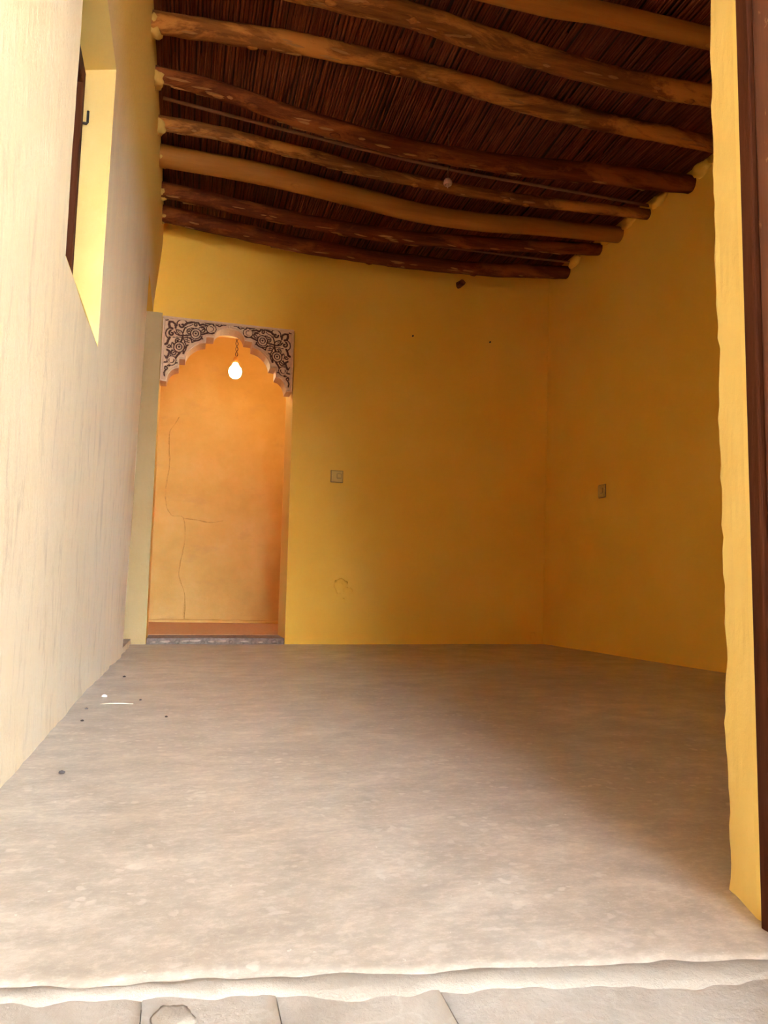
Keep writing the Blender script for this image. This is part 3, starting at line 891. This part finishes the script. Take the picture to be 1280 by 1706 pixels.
def uvc(cx, cy):   # drawing units of the carved pattern to panel metres
    return ((-0.049 + 0.000437 * cx + 0.000022 * cy) / SC, (-0.044 - 0.000054 * cx + 0.000458 * cy) / SC)
def arc(cx, cy, r, a0, a1, n=14):
    return [(cx + r * math.cos(math.radians(a0 + (a1 - a0) * i / n)), cy - r * math.sin(math.radians(a0 + (a1 - a0) * i / n))) for i in range(n + 1)]
def spiral(cx, cy, r0, r1, a0, a1, n=20):
    return [(cx + (r0 + (r1 - r0) * i / n) * math.cos(math.radians(a0 + (a1 - a0) * i / n)), cy - (r0 + (r1 - r0) * i / n) * math.sin(math.radians(a0 + (a1 - a0) * i / n))) for i in range(n + 1)]
ST = [  # (polyline, width)
 ([(205, 200), (195, 240), (208, 285), (245, 305)], 26), ([(205, 198), (255, 205), (288, 235), (295, 295)], 22), ([(150, 175), (180, 172)], 12),
 (spiral(390, 250, 78, 84, 190, 20), 13), (spiral(395, 255, 44, 8, 170, 480), 20), ([(440, 290), (420, 330), (405, 375)], 15),
 (spiral(232, 378, 86, 88, 100, 250), 13), (spiral(236, 376, 46, 8, 110, 450), 20), ([(275, 355), (305, 390), (350, 412), (405, 412)], 16),
 ([(298, 322), (340, 330), (385, 350), (408, 400)], 13), ([(300, 322), (312, 365), (350, 395)], 12), ([(325, 345), (365, 375)], 8),
 ([(405, 410), (392, 465), (372, 512)], 20), ([(405, 410), (470, 412), (530, 402)], 18), ([(250, 440), (310, 440), (385, 440)], 8),
 ([(415, 450), (470, 438), (525, 468), (540, 520)], 13), ([(410, 462), (430, 502), (495, 520)], 12), ([(430, 470), (500, 495)], 8), ([(470, 440), (470, 505)], 6),
 (arc(345, 588, 82, 80, 430), 13), (arc(345, 588, 44, 0, 360), 12), ([(345, 588), (349, 590)], 26), (arc(345, 588, 108, -60, 40), 14),
 (arc(598, 388, 80, 10, 250), 12), (arc(598, 388, 80, 265, 380), 13), (arc(598, 388, 44, 0, 360), 12), ([(598, 388), (602, 390)], 26), (arc(598, 388, 106, 215, 330), 14),
 ([(440, 250), (470, 222), (520, 215), (575, 203)], 26), ([(455, 300), (470, 275), (520, 265), (560, 240)], 9),
 (spiral(605, 250, 32, 10, 60, 400), 16), ([(640, 222), (662, 258), (705, 245), (770, 262)], 21), ([(742, 222), (800, 237), (862, 240), (878, 270)], 18),
 (arc(500, 350, 36, 20, 300), 12), ([(490, 350), (505, 345)], 18), ([(530, 300), (560, 305), (555, 350)], 16),
 (arc(705, 330, 38, 200, 480), 15), ([(690, 340), (725, 315)], 14), ([(650, 300), (690, 275), (760, 285)], 10),
 (arc(830, 322, 66, 100, 300), 12), (arc(835, 322, 44, -110, 100), 18), ([(780, 290), (770, 340), (800, 370)], 14), (arc(835, 322, 76, -80, 45), 9),
 (spiral(968, 255, 30, 14, 200, 520), 14), ([(990, 268), (1025, 258), (1062, 262)], 13), ([(905, 255), (935, 265)], 14),
 ([(690, 400), (740, 388), (800, 372)], 22), ([(540, 522), (590, 500), (650, 488), (692, 462), (690, 435)], 16), ([(690, 460), (705, 470)], 14), ([(852, 392), (868, 372)], 14),
 ([(205, 440), (182, 482), (165, 532), (138, 542)], 25), (spiral(195, 570, 30, 10, 200, 520), 15), ([(240, 520), (225, 560), (235, 600)], 9),
 (arc(322, 495, 34, 30, 320), 12), ([(318, 492), (330, 488)], 17), ([(250, 520), (262, 545), (290, 530)], 14),
 ([(165, 628), (200, 650), (188, 705), (152, 752)], 22), (arc(262, 672, 36, 100, 400), 14), ([(250, 680), (275, 662)], 14), ([(240, 625), (215, 660), (215, 720)], 9),
 (arc(232, 792, 66, -20, 200), 12), (arc(228, 792, 44, 150, 370), 18), ([(355, 680), (315, 722), (288, 765)], 22), (arc(232, 792, 74, 230, 330), 9),
 ([(412, 690), (405, 640), (432, 600), (480, 560)], 15), ([(420, 680), (408, 692)], 14), ([(120, 815), (150, 818), (170, 800)], 15), ([(288, 830), (318, 832)], 14),
 ([(128, 715), (140, 742), (155, 748)], 12), (spiral(152, 905, 28, 12, 100, 440), 14), ([(138, 935), (118, 975), (125, 1022)], 16), ([(170, 870), (205, 875)], 12),
]
segs = []
for pl, wd in ST:
    q = [uvc(*p) for p in pl]
    for (p0, p1) in zip(q, q[1:]):
        segs.append((p0[0], p0[1], p1[0], p1[1], wd * 0.00044 * 0.66))
CELL = 0.0026
buckets = {}
BS = 0.02
for s in segs:
    m_ = s[4] + 0.006
    for bi in range(int((min(s[0], s[2]) - m_) // BS), int((max(s[0], s[2]) + m_) // BS) + 1):
        for bj in range(int((min(s[1], s[3]) - m_) // BS), int((max(s[1], s[3]) + m_) // BS) + 1):
            buckets.setdefault((bi, bj), []).append(s)
def groove(u, v):
    d = 9.0
    for (ax, ay, bx, by, hw) in buckets.get((int(u // BS), int(v // BS)), ()):
        dx, dy = bx - ax, by - ay
        L2 = dx * dx + dy * dy
        t = 0 if L2 == 0 else max(0, min(1, ((u - ax) * dx + (v - ay) * dy) / L2))
        d = min(d, math.hypot(u - ax - dx * t, v - ay - dy * t) - hw)
    return d
def inside(u, v, poly):
    c = False
    j = len(poly) - 1
    for i in range(len(poly)):
        if (poly[i][1] > v) != (poly[j][1] > v) and u < (poly[j][0] - poly[i][0]) * (v - poly[i][1]) / (poly[j][1] - poly[i][1]) + poly[i][0]:
            c = not c
        j = i
    return c
def edge_dist(u, v):
    d = 9.0
    for (ax, ay), (bx, by) in zip(half, half[1:]):
        dx, dy = bx - ax, by - ay
        L2 = dx * dx + dy * dy
        t = max(0, min(1, ((u - ax) * dx + (v - ay) * dy) / L2))
        d = min(d, math.hypot(u - ax - dx * t, v - ay - dy * t))
    return d
hp = half + [(HWID, 0.0), (0.0, 0.0)]
NU, NV = int(0.4425 / CELL), int(0.445 / CELL)
keep = {}
for i in range(NU):
    for j in range(NV):
        u, v = (i + 0.5) * CELL, (j + 0.5) * CELL
        if u > 0.013 and v > 0.015 and inside(u, v, hp) and edge_dist(u, v) > 0.006:
            keep[(i, j)] = groove(u, v) < 0
hd = {}
def hv(i, j):
    if (i, j) not in hd:
        d = groove(i * CELL, j * CELL)
        border = any((i + a_, j + b2) not in keep for a_ in (-1, 0) for b2 in (-1, 0))
        hd[(i, j)] = 0.0008 if border else 0.0015 + 0.0075 * sstep((d + 0.0015) / 0.0045)
    return hd[(i, j)]
for side in (0, 1):
    vid, vs_, fs_, mi = {}, [], [], []
    for (i, j), dark in keep.items():
        f = []
        for (a_, b2) in ((i, j), (i + 1, j), (i + 1, j + 1), (i, j + 1)):
            if (a_, b2) not in vid:
                vid[(a_, b2)] = len(vs_)
                u = a_ * CELL * SC
                if side:
                    u = W2 - u
                vs_.append((u, -hv(a_, b2), -b2 * CELL * SC))
            f.append(vid[(a_, b2)])
        fs_.append(f if side else f[::-1])
        mi.append(1 if dark else 0)
    o = from_data('carved_field', vs_, fs_, [M_carve_pale, M_carve_dark], panel, False)
    o.data.polygons.foreach_set('material_index', mi)
def ring(bm, cx, cz, r, t, y):
    pts = [(cx + r * math.cos(2 * PI * k / 24), y, cz + r * math.sin(2 * PI * k / 24)) for k in range(24)]
    rings = tube(bm, pts + [pts[0]], t, 6, False)
for side in (0, 1):
    for (cx, cy, r, kind) in ((345, 588, 0.0265, 'rosette'), (598, 388, 0.0265, 'rosette'), (830, 322, 0.0235, 'scroll_ring'), (232, 792, 0.0235, 'scroll_ring')):
        u, v = uvc(cx, cy)
        u *= SC; v *= SC
        if side:
            u = W2 - u
        bm = bmesh.new()
        ring(bm, u, -v, r, 0.0036, -0.0095)
        if kind == 'rosette':
            ring(bm, u, -v, 0.0105, 0.0028, -0.0095)
        obj(kind, bm, M_carve_pale, panel, True)

# ------------------------------------------------------------------ lamps
lamp = empty('pendant_lamp', (0.352, 6.0, 2.14))
thing(lamp, 'glowing bare bulb hanging on a twisted cord beyond the arched doorway', 'lamp')
bm = bmesh.new()
lathe(bm, [(0.004, -0.068), (0.022, -0.065), (0.040, -0.052), (0.050, -0.030), (0.053, -0.008), (0.047, 0.014), (0.031, 0.034), (0.022, 0.050), (0.018, 0.06)], 24)
obj('bulb', bm, M_bulb, lamp, True)
bm = bmesh.new()
lathe(bm, [(0.019, 0.058), (0.021, 0.062), (0.021, 0.098), (0.016, 0.106), (0.008, 0.112), (0.005, 0.12)], 20)
obj('lamp_socket', bm, M_brass, lamp, True)
for ph in (0, PI):
    bm = bmesh.new()
    tube(bm, [(0.009 * math.cos(ph + z * 70) + 0.006 * math.sin(z * 9), 0.009 * math.sin(ph + z * 70), z) for z in [0.115 + i * 0.006 for i in range(83)]], 0.0038, 6)
    obj('twisted_cord', bm, M_cord, lamp, True)

h = empty('lamp_holder', (1.301, 3.60, 2.60))
thing(h, 'small empty porcelain lamp holder hanging on a thin wire from the log ceiling', 'lamp')
bm = bmesh.new()
lathe(bm, [(0.006, 0.028), (0.014, 0.026), (0.021, 0.016), (0.024, 0.002), (0.022, -0.008), (0.017, -0.010), (0.015, 0.004), (0.004, 0.006)], 20)
obj('socket', bm, M_porcelain, h, True)
bm = bmesh.new(); lathe(bm, [(0.003, 0.008), (0.005, 0.0), (0.004, -0.022), (0.001, -0.027)], 10); obj('contact', bm, M_porcelain, h, True)
bm = bmesh.new(); tube(bm, [(0.0015 * math.sin(i), 0, 0.026 + i * 0.03) for i in range(11)], 0.002, 6); obj('wire', bm, M_cord, h, True)

# ------------------------------------------------------------------ switches, nails, peg
def switch(name, loc, rz, wd, ht, label):
    t = empty(name, loc)
    t.rotation_euler = (0, 0, rz)
    thing(t, label, 'switch')
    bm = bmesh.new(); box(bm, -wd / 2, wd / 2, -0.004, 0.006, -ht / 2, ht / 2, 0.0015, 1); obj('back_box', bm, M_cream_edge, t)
    bm = bmesh.new(); box(bm, -wd / 2 + 0.005, wd / 2 - 0.005, -0.013, -0.004, -ht / 2 + 0.005, ht / 2 - 0.005, 0.003, 2); obj('cover_plate', bm, M_cream, t)
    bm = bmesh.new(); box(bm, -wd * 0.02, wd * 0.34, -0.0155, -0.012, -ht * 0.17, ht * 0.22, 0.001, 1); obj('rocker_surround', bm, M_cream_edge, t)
    bm = bmesh.new(); box(bm, 0.0, wd * 0.31, -0.021, -0.014, -ht * 0.14, ht * 0.19, 0.002, 1); obj('rocker', bm, M_cream, t)
    return t
switch('light_switch', (1.052, YB(1.052, 1.19), 1.193), 0, 0.092, 0.088, 'square painted light switch on the yellow back wall beside the arch')
switch('light_switch', (XR(4.43, 1.09), 4.43, 1.09), -PI / 2, 0.085, 0.092, 'painted light switch on the shaded right wall')
for x, z, lab in ((1.605, 2.295, 'dark nail in the back wall, the left of two'), (2.235, 2.317, 'dark nail in the back wall, the right of two near the corner')):
    bm = bmesh.new()
    tube(bm, [(0, 0.015, 0), (0, -0.012, 0.001)], 0.004, 8)
    tube(bm, [(0, -0.012, 0.001), (0, -0.015, 0.001)], 0.007, 10)
    thing(obj('nail', bm, M_iron, None, False, (x, YB(x, z), z)), lab, 'nail')
bm = bmesh.new()
tube(bm, [(-0.005, 0.08, 0.01), (0, 0.0, 0), (0.004, -0.07, -0.004)], [0.024, 0.027, 0.022], 10, True, lambda i, an: 1 + 0.15 * math.sin(3 * an + i))
thing(obj('wooden_peg', bm, M_dark, None, False, (1.975, YB(1.975, 2.755), 2.745)), 'short dark wooden peg stub in the back wall below the ceiling logs', 'peg')

# ------------------------------------------------------------------ crumbs on the floor
crumb0 = None
CRUMBS = [(-0.229, 1.774, 0.008, 'dark oval crumb on the concrete floor, the nearest to the camera'),
          (-0.275, 2.612, 0.007, 'dark crumb at the foot of the left wall, just in front of the straw twig'),
          (-0.262, 2.396, 0.007, 'dark crumb at the foot of the left wall, second nearest to the camera'),
          (-0.216, 3.443, 0.008, 'dark crumb farthest back, behind the white chip by the left wall'),
          (-0.116, 2.775, 0.006, 'dark crumb on the floor just to the right of the straw twig'),
          (-0.023, 2.428, 0.006, 'dark crumb lying farthest from the left wall, right of the twig')]
for k, (x, y, s, lab) in enumerate(CRUMBS):
    if crumb0 is None:
        crumb0 = blob('crumb', (x, y, 0.002), (s, s * 0.8, 0.004), M_crumb, None, 5, 1, 0.3)
        c = crumb0
    else:
        c = crumb0.copy(); COL.objects.link(c); c.location = (x, y, 0.002); c.scale = (s / 0.008,) * 3
        c.rotation_euler = (0, 0, k * 1.1)
    thing(c, lab, 'crumb', 'dark crumbs on the floor')
thing(blob('plaster_chip', (-0.245, 2.878, 0.003), (0.011, 0.009, 0.005), M_chip, None, 8, 1, 0.3), 'small white plaster chip on the floor by the left wall', 'chip')
bm = bmesh.new()
tube(bm, [(-0.05, 0.012, 0.002), (-0.02, -0.004, 0.006), (0.02, 0.004, 0.004), (0.055, 0.0, 0.002)], [0.0011, 0.002, 0.0018, 0.001], 6)
thing(obj('straw_twig', bm, M_straw, None, True, (-0.19, 2.683, 0.001)), 'pale bent straw twig on the floor by the left wall', 'twig')
